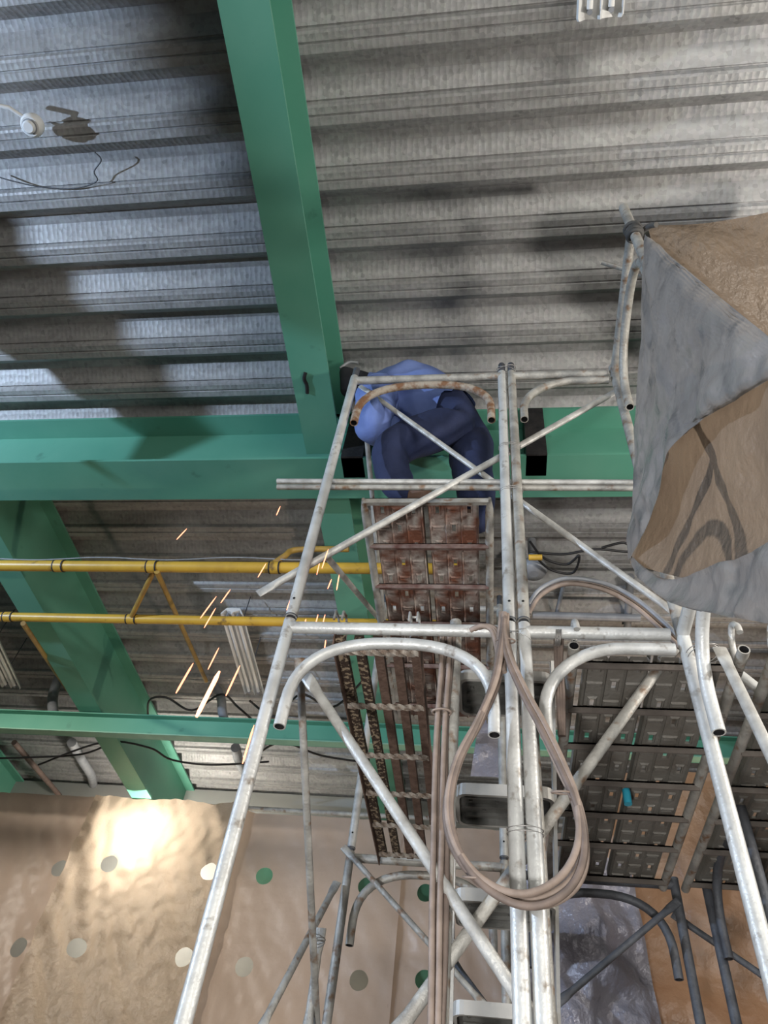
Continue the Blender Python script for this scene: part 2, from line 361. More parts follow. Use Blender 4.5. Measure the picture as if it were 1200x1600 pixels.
T([(-8.4, YW+.06, 3.265), (2.4, YW+.06, 3.265)], .022).build('hanging_rail', GALV2, None, 'dull tube under the far beams carrying the vented tarpaulins', 'rail')
# green girt and post behind the vents
gz = (HOLES[3][1]+HOLES[5][1])/2 + .14
MB().box((-2.3, 6.72, gz-.17), (2.2, 6.80, gz+.17)).build('wall_girt', GREEN, None, 'green wall girt glimpsed through the tarpaulin vents', 'girt')
gx = HOLES[11][0]
MB().box((gx-.30, 6.82, FLOOR), (gx+.01, 6.95, 3.3)).build('wall_column', GREEN, None, 'green wall column glimpsed through one vent', 'column')

# ================================================================== SCAFFOLD
YF, YR = 1.93, 3.68
XA, XB, XC, XD = -.697, .070, .117, .604
Z1, Z2 = 1.655, 3.345
RT = .0215
def arc_pts(x0, x1, ztop, zend, y, hz=.14):
    """flat topped arch between two posts, in the XZ plane"""
    pts = []; r = (x1-x0)/2; c = (x0+x1)/2; n = 22
    for i in range(n+1):
        a = math.pi*i/n
        e = .8
        cx_ = -math.copysign(abs(math.cos(a))**e, math.cos(a)); sy = abs(math.sin(a))**e
        pts.append(Vector((c+r*cx_, y, ztop-hz_*(1-sy)) if False else (c+r*cx_, y, ztop-.26*(1-sy))))
    pts = [Vector((x0, y, zend))] + pts + [Vector((x1, y, zend))]
    return pts
def frame(label, x0, x1, y, zbot, ztop, post_mat, arch_mat, arch=True, posts=(1, 1), spig=(1, 1), bar_mat=None):
    t = thing('scaffold_section', label, 'scaffold', ((x0+x1)/2, y, zbot), 'scaffold sections')
    for on, x, sp in ((posts[0], x0, spig[0]), (posts[1], x1, spig[1])):
        if not on: continue
        po = T([(x, y, zbot), (x, y, ztop-.02), (x, y, ztop+.03)], RT, seg=16, hollow=True).build('post', post_mat, t)
        T([(x, y, zbot+.001), (x, y, zbot+.006)], RT+.0012, seg=16).build('collar', DARKTUBE, po)
        T([(x, y-RT-.0006, zbot+.075), (x, y-RT+.003, zbot+.075)], .005, seg=8).build('pin_hole', SOOTSHADE, po)  # dark disc painting the shade of a hole
        if sp: T([(x, y, ztop+.02), (x, y, ztop+.115)], RT*.82, seg=14, hollow=True).build('spigot', DARKTUBE, po)
    T([(x0, y, ztop), (x1, y, ztop)], RT*.98, seg=16).build('top_bar', bar_mat or post_mat, t)
    if arch: T(arc_pts(x0+.055, x1-.055, ztop-.062, ztop-.40, y-.0), RT*.92, seg=14, hollow=True).build('arch', arch_mat, t)
    return t
frame('bright galvanised lower front frame with a large arch and hanging cable coil', XA, XB, YF, FLOOR, Z1, GALV, GALV, spig=(0, 0))
frame('upper front frame with a rusty arch before the crouching worker', XA, XB, YF, Z1+.045, Z2, GALV, RUSTTUBE, bar_mat=GALV2)
frame('dull lower rear frame with a small arch in front of the beige tarpaulin', XA, XB, YR, FLOOR, Z1, GALV2, GALV2, spig=(1, 1))
frame('slim upper rear section partly hidden behind the rusted platform', XA, XB, YR, Z1+.045, Z2, BRACE, BRACE, arch=False)
# right hand bay: frame whose bar and bent arch meet the next post
def half_frame(label, zbot, ztop, mt, amt):
    t = thing('scaffold_section', label, 'scaffold', ((XC+XD)/2, YF, zbot), 'scaffold sections')
    po = T([(XC, YF, zbot), (XC, YF, ztop+.03)], RT, seg=16, hollow=True).build('post', mt, t)
    T([(XC, YF, zbot+.001), (XC, YF, zbot+.006)], RT+.0012, seg=16).build('collar', DARKTUBE, po)
    T([(XC, YF-RT-.0006, zbot+.075), (XC, YF-RT+.003, zbot+.075)], .005, seg=8).build('pin_hole', SOOTSHADE, po)  # hole shade drawn as a dark disc here too
    if ztop > 3: T([(XC, YF, ztop+.02), (XC, YF, ztop+.115)], RT*.82, seg=14, hollow=True).build('spigot', DARKTUBE, po)
    T([(XC, YF, ztop), (XD-.02, YF, ztop)], RT*.98, seg=16).build('top_bar', mt, t)
    a0 = XC+.05; r = .27
    pts = [Vector((a0, YF, ztop-.40))] + [Vector((a0+r*(1-math.cos(a)), YF, ztop-.062-.26*(1-math.sin(a)))) for a in [i*math.pi/24 for i in range(13)]] + [Vector((XD-.015, YF, ztop-.062))]
    T(pts, RT*.92, seg=14, hollow=True).build('arch', amt, t)
    return t
half_frame('bright lower front frame with half arch right of the double post', FLOOR, Z1, GALV, GALV)
half_frame('dull upper front frame with half arch right of the double post', Z1+.045, Z2, GALV2, GALV2)
# frames running towards the camera under the silver tarpaulin (YZ plane)
def side_frame(label, x, y0, y1, zbot, ztop, mt, near_post=True, far_post=True, extra=0.0):
    t = thing('scaffold_section', label, 'scaffold', (x, (y0+y1)/2, zbot), 'scaffold sections')
    if far_post: T([(x, y0, zbot), (x, y0, ztop+.06)], RT, seg=16, hollow=True).build('post', mt, t)
    if near_post: T([(x, y1, zbot), (x, y1, ztop+.06+extra)], RT, seg=16, hollow=True).build('post', mt, t)
    T([(x, y0, ztop), (x, y1, ztop)], RT*.98, seg=16).build('top_bar', mt, t)
    d = -1 if y1 < y0 else 1
    a0 = y0+d*.055; a1 = y1-d*.055; pts = []
    for p in arc_pts(0, abs(a1-a0), ztop-.062, ztop-.40, 0): pts.append(Vector((x+.012, a0+d*p.x, p.z)))
    T(pts, RT*.92, seg=14, hollow=True).build('arch', mt, t)
    return t
side_frame('smooth grey lower side frame running towards the camera beneath the tarpaulin', XD+.02, YF, YF-.72, FLOOR, Z1, GALV)
side_frame('weathered upper side frame holding up the silver tarpaulin corner', XD+.02, YF, YF-.72, Z1+.005, Z2, GALV2, extra=.20)
# rear of the right hand bay
frame('rear frame with shade in its dark colour under the far end of the grey plank deck', XC+.02, .86, YR, FLOOR, Z1-.03, DARKTUBE, DARKTUBE, spig=(0, 0))
side_frame('side frame with shade in its blue grey colour at the lower right before the orange tarpaulin', .99, YR-.05, YR-.77, FLOOR, Z1+.03, DARKTUBE)

# braces and loose tubes -------------------------------------------------------
def brace(name, label, a, b, r=.0155, mt=None, flat=.05, cat='brace', hollow=False, group='scaffold braces'):
    return T([a, b], r, seg=12, flat=flat, hollow=hollow).build(name, mt or BRACE, None, label, cat, group)
YB = YF+.055
t = brace('cross_brace', 'long brace with holed flat end rising from lower left across both bays', P(403, 928, Y=YF+.039), P(962, 612, Y=YF+.039))
brace('cross_brace', 'long brace falling from the upper left corner past the worker to the right', P(563, 603, Y=YF+.070), P(1066, 966, Y=YF+.070), .013)
brace('cross_brace', 'pale brace falling under the big arch past the hanging cables', P(478, 1055, Y=YB+.02), P(842, 1607, Y=YB+.02), .017)
brace('cross_brace', 'grey brace rising from bottom centre behind the double post', P(600, 1642, Y=YB+.06), P(1052, 1012, Y=YB+.06), .018, GALV2)
brace('side_brace', 'thin brace hanging steeply from the front left post', P(468, 1028, X=XA+.05), P(497, 1640, X=XA+.05), .014, GALV2)
brace('side_brace', 'brace sloping behind the front left post to the platform rail', P(509, 868, X=XA+.035), P(607, 985, X=XA+.035), .0145)
brace('side_brace', 'thin pale strut left of the rusted platform', P(569, 640, X=XA+.05), P(601, 985, X=XA+.05), .014)
brace('side_brace', 'dull strut tied with wire at the lower rear left', P(402, 1618, Y=YR-.35), P(527, 1378, Y=YR-.05), .016, GALV2)
brace('side_brace', 'dull strut beside the thin hanging brace below the wire tie', P(478, 1625, X=XA+.03), P(502, 1450, X=XA+.03), .016, GALV2)
brace('cross_brace', 'thin rear brace crossing the small rear arch', P(536, 1323, Y=YR-.06), P(765, 1580, Y=YR-.06), .014, GALV2)
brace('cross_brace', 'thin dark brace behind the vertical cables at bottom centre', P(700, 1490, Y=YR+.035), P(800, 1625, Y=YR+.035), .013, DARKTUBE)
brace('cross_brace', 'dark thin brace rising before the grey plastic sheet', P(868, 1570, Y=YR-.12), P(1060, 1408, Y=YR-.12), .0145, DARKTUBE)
brace('cross_brace', 'dark thin brace falling before the orange tarpaulin', P(1050, 1428, Y=YR+.10), P(1215, 1540, Y=YR+.10), .0145, DARKTUBE)
brace('side_brace', 'grey brace with pin hole leaning right under the tarpaulin hem', P(1124, 1012, X=XD+.09), P(1230, 1232, X=XD+.09), .016, BRACE)
brace('side_brace', 'white brace running off the right edge beneath the tarpaulin', P(1128, 1032, Y=2.25), P(1225, 1108, Y=2.25), .018, GALV)
# vertical tube behind the lower arch and the pair by the rear right post
T([P(712, 972, Y=2.03), P(712, 1000, Y=2.03), Vector((P(712, 1000, Y=2.03).x, 2.03, FLOOR))], .021, seg=14, hollow=True).build('standing_tube', GALV2, None, 'dull upright tube behind the cables under the lower front frame', 'tube')
T([(XC+.015, YF+.09, FLOOR), (XC+.015, YF+.09, Z1-.3)], .020, seg=14, hollow=True).build('standing_tube', GALV2, None, 'upright tube half hidden just right of the double post', 'tube')
# pair of loose pipes in front of the platform, and kicker bits
lp = P(433, 752, Y=YF+.045); rp = P(1005, 754, Y=YF+.045)
T([lp, rp], .0125, seg=10, hollow=True).build('loose_pipe', BRACE, None, 'upper of two slim pipes tied level under the worker', 'pipe', 'slim level pipes')
T([P(433, 761, Y=YF+.05), P(1005, 763, Y=YF+.05)], .0125, seg=10, hollow=True).build('loose_pipe', GALV2, None, 'lower of two slim pipes tied level under the worker', 'pipe', 'slim level pipes')
T([P(940, 410, Y=1.5), P(1012, 432, Y=1.55)], .012, seg=8).build('stub_bar', GALV2, None, 'short flat stub sticking out left of the silver tarpaulin', 'bar')

# platforms ---------------------------------------------------------------------
def plank_mesh(name, wd, ln, material, strips=3, pitch=.112, seed=0):
    """pressed steel plank seen from below: ribs, and strips punched with slots"""
    m_ = MB(); rib = .012; sw = (wd-rib*(strips+1))/strips; rnd = random.Random(seed)
    x = 0
    for s in range(strips+1):
        c = x+rib/2; m_.add([(x,0,0),(x,ln,0),(c,0,-.011),(c,ln,-.011),(x+rib,0,0),(x+rib,ln,0)], [(0,1,3,2),(2,3,5,4)])
        x += rib
        if s == strips: break
        n = int(ln/pitch); p = ln/n
        for k in range(n):
            y0 = k*p; y1 = y0+p; xc = x+sw/2; yc = (y0+y1)/2
            upright = (k+s) % 2 == 0
            hx, hy = (.0085, .023) if upright else (.020, .0055)
            def ring(ax, ay, z): return [(xc-ax, yc-ay, z), (xc+ax, yc-ay, z), (xc+ax, yc+ay, z), (xc-ax, yc+ay, z)]
            v_ = [(x,y0,0),(x+sw,y0,0),(x+sw,y1,0),(x,y1,0)] + ring(hx+.009, hy+.009, 0) + ring(hx+.004, hy+.004, -.006) + ring(hx, hy, -.006) + ring(hx, hy, .004)
            f_ = []
            for lv in range(4):
                for q in range(4): f_.append((lv*4+q, lv*4+(q+1) % 4, lv*4+4+(q+1) % 4, lv*4+4+q))
            if not upright: f_.append((16, 17, 18, 19))
            m_.add(v_, f_)
        x += sw
    for xx in (0, wd): m_.add([(xx,0,0),(xx,ln,0),(xx,ln,.045),(xx,0,.045)], [(0,1,2,3)])
    m_.add([(0,0,.045),(wd,0,.045),(wd,ln,.045),(0,ln,.045)], [(0,1,2,3)]) if False else None
    BASE['_plank'] = Vector((0,0,0))
    me_ = bpy.data.meshes.new(name); me_.from_pydata(m_.v, [], m_.f); me_.materials.append(material); me_.update()
    bm = bmesh.new(); bm.from_mesh(me_); bmesh.ops.remove_doubles(bm, verts=bm.verts, dist=.0002); bmesh.ops.recalc_face_normals(bm, faces=bm.faces); bm.to_mesh(me_); bm.free()
    return me_
ZP = 2.50
p1 = thing('work_platform', 'rusted perforated steel platform under the crouching worker', 'platform', (-.27, 2.8, ZP-.05))
pm = plank_mesh('rusted_plank', .222, 1.62, RUSTPLATE, 3, .108, 1)
for x in (-.512, -.266): place_copy(pm, 'plank', (x, 2.05, ZP), p1)
for x, z in ((-.548, ZP-.012), (.004, ZP-.012)):
    T([(x, 2.03, z), (x, 2.09, z), (x, 2.13, z), (x, 3.70, z)], .019, seg=12, rad=[.008, .017, .019, .019], hollow=False).build('side_rail', GALV2, p1)
for i, y in enumerate((2.045, 2.315, 2.58, 2.85, 3.19, 3.55)):
    m_ = MB(); z = ZP-.014
    m_.box((-.545, y-.02, z-.004), (.0, y+.02, z)).box((-.545, y-.02, z-.03), (.0, y-.016, z))
    m_.build('crossbar', GALV2 if i == 0 else RUSTDARK, p1)
# grey plank deck in the right bay
def grey_platform(label, x0, x1, ys, zp, planks):
    t = thing('work_platform', label, 'platform', ((x0+x1)/2, 2.8, zp-.05))
    n = planks; gap = .022; wd = (x1-x0-.09-(n-1)*gap)/n
    pm_ = plank_mesh('grey_plank', wd, 1.64, PLANK2, 4 if wd > .23 else 3, .1, 4)
    for k in range(n): place_copy(pm_, 'plank', (x0+.045+k*(wd+gap), 1.99, zp), t)
    for x in (x0, x1): T([(x, 1.93, zp-.01), (x, 3.66, zp-.01)], .019, seg=12, hollow=True).build('side_rail', GALV2, t)
    for y in ys: MB().box((x0, y-.018, zp-.020), (x1, y+.018, zp-.014)).box((x0, y-.018, zp-.042), (x1, y-.013, zp-.014)).build('crossbar', PLANKDARK, t)
    for x in (x0+.01, x1-.01):
        T(cat_rom([Vector((x, 1.99, zp-.01)), Vector((x, 1.985, zp+.05)), Vector((x, 1.94, zp+.095)), Vector((x, 1.90, zp+.06)), Vector((x, 1.895, zp+.03))], 4), .011, seg=8).build('hook', BRACE, t)
    return t
gp_y = (2.02, 2.27, 2.50, 2.75, 3.0, 3.26, 3.58)
grey_platform('grey brown plank deck seen from below between double post and right post', .275, .80, gp_y, 1.61, 2)
grey_platform('shadowed plank deck at the far right beneath the tarpaulin hem', .90, 1.46, gp_y, 1.61, 2)
# open grating catwalk
gr = thing('grating_catwalk', 'rusty open grating catwalk hooked over the lower front bar', 'catwalk', (-.4, 2.8, 1.60))
for k in range(5):
    xx = -.515 + k*.0655
    MB().box((xx-.0165, 1.97, 1.632), (xx+.0165, 3.60, 1.660)).build('long_bar', GRATE if k < 2 else GRATE2, gr)
for xx in (-.535, -.236): MB().box((xx-.0025, 1.96, 1.60), (xx+.0025, 3.62, 1.665)).build('edge_strip', GRATE2, gr)
def twisted(y, n=40, wd=.012):
    m_ = MB(); vs = []; x0, x1 = -.535, -.236
    for i in range(n+1):
        a = i/n*math.pi*4.2; x = x0+(x1-x0)*i/n
        for q in range(4):
            b_ = a+q*math.pi/2; vs.append((x, y+wd*1.35*math.cos(b_), 1.625+wd*math.sin(b_)*.9))
    fs = [(i*4+q, i*4+(q+1) % 4, i*4+4+(q+1) % 4, i*4+4+q) for i in range(n) for q in range(4)]
    m_.add(vs, fs+[(0,1,2,3), tuple(range(n*4, n*4+4))]); return m_
for y in (2.02, 2.34, 2.68, 2.98, 3.26, 3.55): twisted(y).build('twisted_rod', TWIST, gr)
for xx in (-.515, -.255):
    m_ = MB()
    for dx in (-.014, .014): m_.tube([(xx+dx, 1.99, 1.63), (xx+dx, 1.985, 1.70), (xx+dx, 1.94, 1.72), (xx+dx, 1.893, 1.70), (xx+dx, 1.89, 1.66)], .0045, seg=6)
    m_.tube([(xx-.014, 1.94, 1.72), (xx+.014, 1.94, 1.72)], .0045, seg=6)
    m_.build('hook', GALV2 if xx < -.4 else BRACE, gr)
# stair with pressed treads descending behind the double post
st = thing('scaffold_stair', 'grey metal stair with pressed treads behind the double post', 'stair', (-.02, 2.9, FLOOR))
for i, (v, y) in enumerate(((1085, 2.25), (1262, 2.45), (1425, 2.65), (1600, 2.85))):
    c = P(788, v, Y=y); x0, x1 = c.x-.165, c.x+.165; z = c.z
    m_ = MB(); y0, y1 = y-.10, y+.12
    # rounded pan: face plate and inset underside
    def rr(x0, x1, y0, y1, r, z):
        out = []
        for cx_, cy_, a0 in ((x1-r, y1-r, 0), (x0+r, y1-r, 90), (x0+r, y0+r, 180), (x1-r, y0+r, 270)):
            for q in range(5): a = math.radians(a0+q*22.5); out.append((cx_+r*math.cos(a), cy_+r*math.sin(a), z))
        return out
    A = rr(x0, x1, y0, y1, .035, z+.03); B = rr(x0, x1, y0, y1, .035, z-.012); n = len(A)
    m_.add(A+B, [(k, (k+1) % n, n+(k+1) % n, n+k) for k in range(n)] + [tuple(range(n))])
    C = rr(x0+.012, x1-.012, y0+.012, y1-.012, .028, z-.012); m_.add(B+C, [(k, (k+1) % n, n+(k+1) % n, n+k) for k in range(n)])
    tr = m_.build('tread', TREAD, st)
    D = rr(x0+.012, x1-.012, y0+.012, y1-.012, .028, z+.012)
    m2 = MB(); m2.add(C+D, [(k, (k+1) % n, n+(k+1) % n, n+k) for k in range(n)] + [tuple(range(n, 2*n))])
    for q in range(3): m2.box((x0+.03, y0+.045+q*.06, z+.000), (x1-.03, y0+.055+q*.06, z+.012))
    for q in range(6): m2.tube([(x0+.05+q*.045, y0+.075+(q % 2)*.06, z+.012), (x0+.05+q*.045, y0+.075+(q % 2)*.06, z+.002)], .006, seg=8)
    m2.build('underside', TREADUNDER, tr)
cA = P(788, 1085, Y=2.25); cB = P(788, 1600, Y=2.85)
slope = (cB.z-cA.z)/(2.85-2.25); yb = 2.85+(FLOOR+.02-cB.z)/slope
for dx in (-.172, .172):
    m_ = MB().bar((cA.x+dx, 2.18, cA.z-(2.25-2.18)*slope), (cB.x+dx, 2.85, cB.z), .012, .06, up=(0, .7, .7))
    m_.bar((cB.x+dx, 2.85, cB.z), (cB.x+dx, 3.45, FLOOR+.02), .012, .06, up=(0, .9, .3)).build('stringer', TREAD, st)

# wire ties
def wire_tie(label, loops, grp='wire ties'):
    m_ = MB()
    for c, rx, ry, tilt in loops:
        pts = [c + Vector((rx*math.cos(a), ry*math.sin(a), tilt*math.cos(a))) for a in [2*math.pi*k/24 for k in range(24)]]
        m_.tube(pts, .0016, seg=5, closed=True)
    return m_.build('wire_tie', WIRE, None, label, 'wire tie', grp)
xm = (XB+XC)/2
for lab, v, tl in (('wire tie looped round the top of the double post', 577, .02), ('wire tie round the double post beside the worker knees', 698, .002), ('wire tie round the double post at the slim level pipes', 766, .004), ('crossed wire tie round the double post at the lower bars', 992, .02), ('two parallel wire rings low on the double post', 1297, .0)):
    c = P(815 if v > 900 else 805, v, Y=YF); c = Vector((xm, YF, c.z))
    L = [(c, .048, .025, tl), (c-Vector((0, 0, .012)), .048, .025, -tl if tl > .01 else tl)]
    wire_tie(lab, L)
c = P(497, 1470, X=XA+.045); wire_tie('pale wire knot binding struts at the lower left', [(c, .026, .03, .008), (c+Vector((0, 0, .012)), .027, .03, -.006), (c-Vector((0, 0, .012)), .026, .03, .01)])
c = P(872, 996, Y=YF); wire_tie('wire wound round the right lower bar beside the double post', [(c+Vector((q*.004, 0, 0)), .004, .025, .03) for q in range(-2, 3)])
c = P(1100, 1022, Y=YF-.02); wire_tie('dark wire binding the right post to the side frame', [(c, .05, .05, .012), (c, .052, .05, -.004)])

# ================================================================== CABLES
def cable(name, label, pts, r, mt, grp=None, n=7, cat='cable'):
    return T(cat_rom(pts, n), r, seg=8).build(name, mt, None, label, cat, grp)
coil = thing('cable_coil', 'teardrop coil of brown cable hanging over the double post', 'cable', P(800, 1410, Y=1.86))
loop = [(786,958),(783,1000),(774,1060),(748,1125),(716,1188),(701,1255),(711,1318),(748,1372),(800,1402),(850,1402),(893,1372),(911,1322),(903,1258),(878,1200),(848,1138),(815,1072),(792,1010),(790,960)]
for k in range(5):
    pts = []
    for i, (u, v) in enumerate(loop):
        s = i/(len(loop)-1); wv = math.sin(math.pi*s)
        du = (k-2)*6.0*wv*math.cos(2*math.pi*s*1.0) + 3*math.sin(k*2.1+i*.9); dv = (k-2)*-7*max(0, wv-.35) + (k % 2)*6
        pts.append(P(u+du*.9, v+dv, Y=1.868-.017*((k*2) % 3)))
    T(cat_rom(pts, 6), .0098, seg=8).build('strand', CABLE if k % 2 else CABLE2, coil)
for u, v in ((742, 1370), (880, 1237), (790, 1000)):
    c = P(u, v, Y=1.85); m_ = MB(); m_.tube([c+Vector((.03*math.cos(a), .028*math.sin(a)+.005, .012*math.sin(a))) for a in [2*math.pi*q/16 for q in range(16)]], .003, seg=5, closed=True)
    m_.build('cord_tie', CABLE2, coil)
# end of coil over the bar
for k in range(3):
    T(cat_rom([P(735+k*6, 985-k*2, Y=1.90), P(752+k*5, 978, Y=1.88), P(768+k*4, 985, Y=1.88), P(776+k*4, 1010, Y=1.87), P(782+k*3, 1050, Y=1.86)], 7), .0085, seg=8).build('strand', CABLE2, coil)
vb = thing('cable_bundle', 'bundle of dark brown cables hanging straight down left of the stair', 'cable', P(690, 1500, Y=2.0))
for k in range(4):
    us = [(700, 985), (697, 1040), (690, 1130), (688, 1220), (688, 1320), (686, 1420), (684, 1520), (680, 1640)]
    T(cat_rom([P(u+(k-1.5)*6+2*math.sin(k*3+i), v, Y=1.99+.012*(k % 2)) for i, (u, v) in enumerate(us)], 5), .0085, seg=8).build('strand', CABLE if k % 2 else CABLE2, vb)
c = P(690, 1113, Y=1.99); MB().tube([c+Vector((.03*math.cos(a), .02*math.sin(a), 0)) for a in [2*math.pi*q/16 for q in range(16)]], .004, seg=5, closed=True).build('cord_tie', CABLE2, vb)
hb = thing('hose_bundle', 'pale hoses arching from the double post to the right post', 'hose', P(900, 910, Y=2.05))
for k in range(3):
    us = [(826, 945), (845, 918), (885, 902), (940, 910), (990, 935), (1035, 972), (1075, 1010)]
    T(cat_rom([P(u, v+k*6+2*math.sin(i+k), Y=2.05+.02*(k % 2)) for i, (u, v) in enumerate(us)], 6), .0085, seg=8).build('strand', CABLE2 if k else GREY, hb)
cb2 = thing('cable_bundle', 'dark red brown cables dropping behind the right lower bar', 'cable', P(872, 1100, Y=1.99))
for k in range(3):
    T(cat_rom([P(868+k*5, 995, Y=1.985), P(869+k*4, 1040, Y=1.985), P(872+k*4, 1090, Y=1.985), P(875+k*3, 1150, Y=1.985)], 5), .007, seg=7).build('strand', CABLE, cb2)

# ================================================================== YELLOW PIPES
def yellow_pipe(label, v, z, u1, r, rings):
    a = P(-420, v-3, Z=z); y = P(300, v, Z=z).y; b = P(u1, v, Z=z)
    t = thing('gas_pipe', label, 'pipe', (a.x, y, z), 'yellow gas pipes')
    T([(a.x, y, z), (b.x, y, z)], r, seg=16).build('pipe_run', YELLOW, t)
    for u in rings:
        x = P(u, v, Y=y).x
        T([(x-.025, y, z), (x+.025, y, z)], r*1.13, seg=16).build('coupling', YELLOW, t)
        for dx in (-.03, .03): T([(x+dx-.004, y, z), (x+dx+.004, y, z)], r*1.16, seg=16).build('clip', DARKSTEELSHADE, t)
    return t, y
yp, YY1 = yellow_pipe('upper yellow gas pipe passing behind the front left post', 886, 3.05, 745, .034, (92, 238, 430))
yq, YY2 = yellow_pipe('lower slimmer yellow gas pipe below the first', 969, 3.05, 745, .030, (10, 205))
e = [P(428, 880, Y=YY1), P(446, 868, Y=YY1), P(455, 861, Y=YY1+.02), P(480, 858, Y=YY1+.03), P(545, 858, Y=YY1+.03)]
T(cat_rom(e, 4), .019, seg=10).build('branch_elbow', YELLOWD, yp)
T([P(240, 893, Z=3.05), P(206, 962, Z=3.05)], .017, seg=10).build('pipe_link', YELLOWD, None, 'short yellow strut joining the two gas pipes', 'strut')
T([P(245, 893, Y=YY1), P(322, 1064, Z=3.70)], .017, seg=10).build('pipe_hanger', YELLOWD, None, 'long thin yellow hanger sloping from the upper gas pipe', 'strut', 'yellow hangers')
T([P(36, 974, Y=YY2), P(106, 1078, Z=3.70)], .017, seg=10).build('pipe_hanger', YELLOWD, None, 'thin yellow hanger sloping from the lower gas pipe at far left', 'strut', 'yellow hangers')
cable('pipe_wire', 'thin pale wire clipped along the upper yellow pipe', [P(u, 873+2*math.sin(u*.03), Y=YY1-.01) for u in range(-60, 520, 40)], .004, GREY)

# ================================================================== CEILING FITTINGS
def batten(label, a, b, wd, tubes=2):
    """twin-tube fluorescent fitting with white reflector from a to b"""
    a = Vector(a); b = Vector(b); t = thing('fluorescent_fitting', label, 'light fitting', (a+b)/2, 'fluorescent fittings')
    d = (b-a).normalized(); sd = d.cross(Vector((0, 0, 1))).normalized(); up = sd.cross(d)
    def q(s, x, z): return a + d*s + sd*x + up*z
    L = (b-a).length; h = wd/2
    pr = [(-h, .0), (-h*.93, -.012), (-h*.62, .030), (-h*.12, .012), (0, -.012), (h*.12, .012), (h*.62, .030), (h*.93, -.012), (h, .0), (h*.6, .05), (-h*.6, .05)]
    m_ = MB(); n = len(pr)
    ends = [0, .01, L-.01, L]; vs = [q(s, x*(.94 if s in (0, L) else 1), z) for s in ends for x, z in pr]
    fs = [(i*n+k, i*n+(k+1) % n, (i+1)*n+(k+1) % n, (i+1)*n+k) for i in range(3) for k in range(n)]
    fs += [tuple(range(n)), tuple(range(3*n, 4*n))]
    m_.add(vs, fs); m_.build('reflector', WHITE, t)
    for x in (-h*.45, h*.45):
        T([q(.04, x, -.002), q(L-.04, x, -.002)], .013, seg=10).build('lamp_tube', TUBEGLASS, t)
        for s in (.03, L-.03): T([q(s, x, .02), q(s, x, -.016)], .011, seg=8).build('lamp_holder', GREY, t)
    for s in (L*.25, L*.75): T([q(s, 0, .04), q(s, 0, .04)+Vector((0, 0, max(.05, ZS-q(s, 0, .04).z)))], .004, seg=6).build('drop_rod', DARKTUBE, t)
    return t
z = 3.70
a = P(937, 30, Z=z); batten('twin tube fluorescent fitting cut off by the top picture edge', (a.x, a.y, z), (a.x-.02, a.y-1.2, z), .19)
a = P(362, 958, Z=3.5); b = P(398, 1084, Z=3.5); batten('white fluorescent fitting hanging left of the front post under the yellow pipes', a, b, .175)
a = P(-25, 985, Z=3.5); b = P(18, 1074, Z=3.5); batten('white fluorescent fitting at the left picture edge', a, b, .175)
sd = thing('smoke_detector', 'round white smoke detector on the deck at upper left', 'detector', P(48, 197, Z=3.79))
c = P(48, 197, Z=3.80); c0 = Vector(c)
def disc(prof_, material, name, par, seg=28):
    m_ = MB(); vs = [c0 + Vector((r*math.cos(2*math.pi*k/seg), r*math.sin(2*math.pi*k/seg), z_)) for r, z_ in prof_ for k in range(seg)]
    fs = [(i*seg+k, i*seg+(k+1) % seg, (i+1)*seg+(k+1) % seg, (i+1)*seg+k) for i in range(len(prof_)-1) for k in range(seg)]
    m_.add(vs, fs, True); m_.add(vs[-seg:], [tuple(range(seg))]); m_.add(vs[:seg], [tuple(range(seg))]); return m_.build(name, material, par)
disc([(.052, .04), (.056, .012), (.050, -.004), (.044, -.008)], WHITE, 'housing', sd)
disc([(.030, -.006), (.031, -.022), (.024, -.028)], WHITE, 'sensor_cap', sd)
disc([(.036, -.007), (.036, -.0125)], GREY, 'vent_ring', sd)
T([P(-40, 158, Z=3.80), P(14, 168, Z=3.80), P(38, 184, Z=3.815)], .010, seg=8).build('conduit', WHITE, sd)
T([c0+Vector((0, 0, .03)), c0+Vector((0, 0, ZS-c0.z))], .006, seg=6).build('drop_rod', GREY, sd)
cable('loose_wire', 'thin dark wire looping below the smoke detector', [P(-30, 268, Z=3.88), P(20, 283, Z=3.88), P(70, 293, Z=3.885), P(120, 294, Z=3.885), P(151, 283, Z=3.885), P(147, 268, Z=3.885), P(158, 250, Z=3.885), P(148, 238, Z=3.885)], .0035, DARKTUBE)

# conduits, ducts, wires under the far deck
def pipe(name, label, pts, r, mt, grp=None, cat='pipe'):
    return T(cat_rom(pts, 5) if len(pts) > 2 else pts, r, seg=10).build(name, mt, None, label, cat, grp)
pipe('bent_duct', 'grey bent duct dropping over the green channel at left', [P(97, 1048, Z=3.91), P(86, 1075, Z=3.72), P(82, 1095, Z=3.6), P(84, 1118, Z=3.4)], .045, GREY, 'bent ducts')
pipe('bent_duct', 'grey bent duct dropping beside the hanging fluorescent fitting', [P(333, 1068, Z=3.91), P(345, 1090, Z=3.72), P(347, 1110, Z=3.6), P(352, 1132, Z=3.45)], .040, GREY, 'bent ducts')
pipe('bent_duct', 'grey duct emerging under the channel at lower left', [P(112, 1160, Z=3.6), P(128, 1188, Z=3.7), P(142, 1210, Z=3.75), P(146, 1228, Z=3.91)], .045, GREY, 'bent ducts')
pipe('bent_duct', 'grey duct emerging under the channel beside the front post', [P(368, 1168, Z=3.6), P(374, 1190, Z=3.7), P(385, 1212, Z=3.91)], .045, GREY, 'bent ducts')
pipe('hanger_rod', 'brown rod sloping under the deck at lower left', [P(22, 1160, Z=3.5), P(93, 1243, Z=3.7)], .026, BROWNROD)
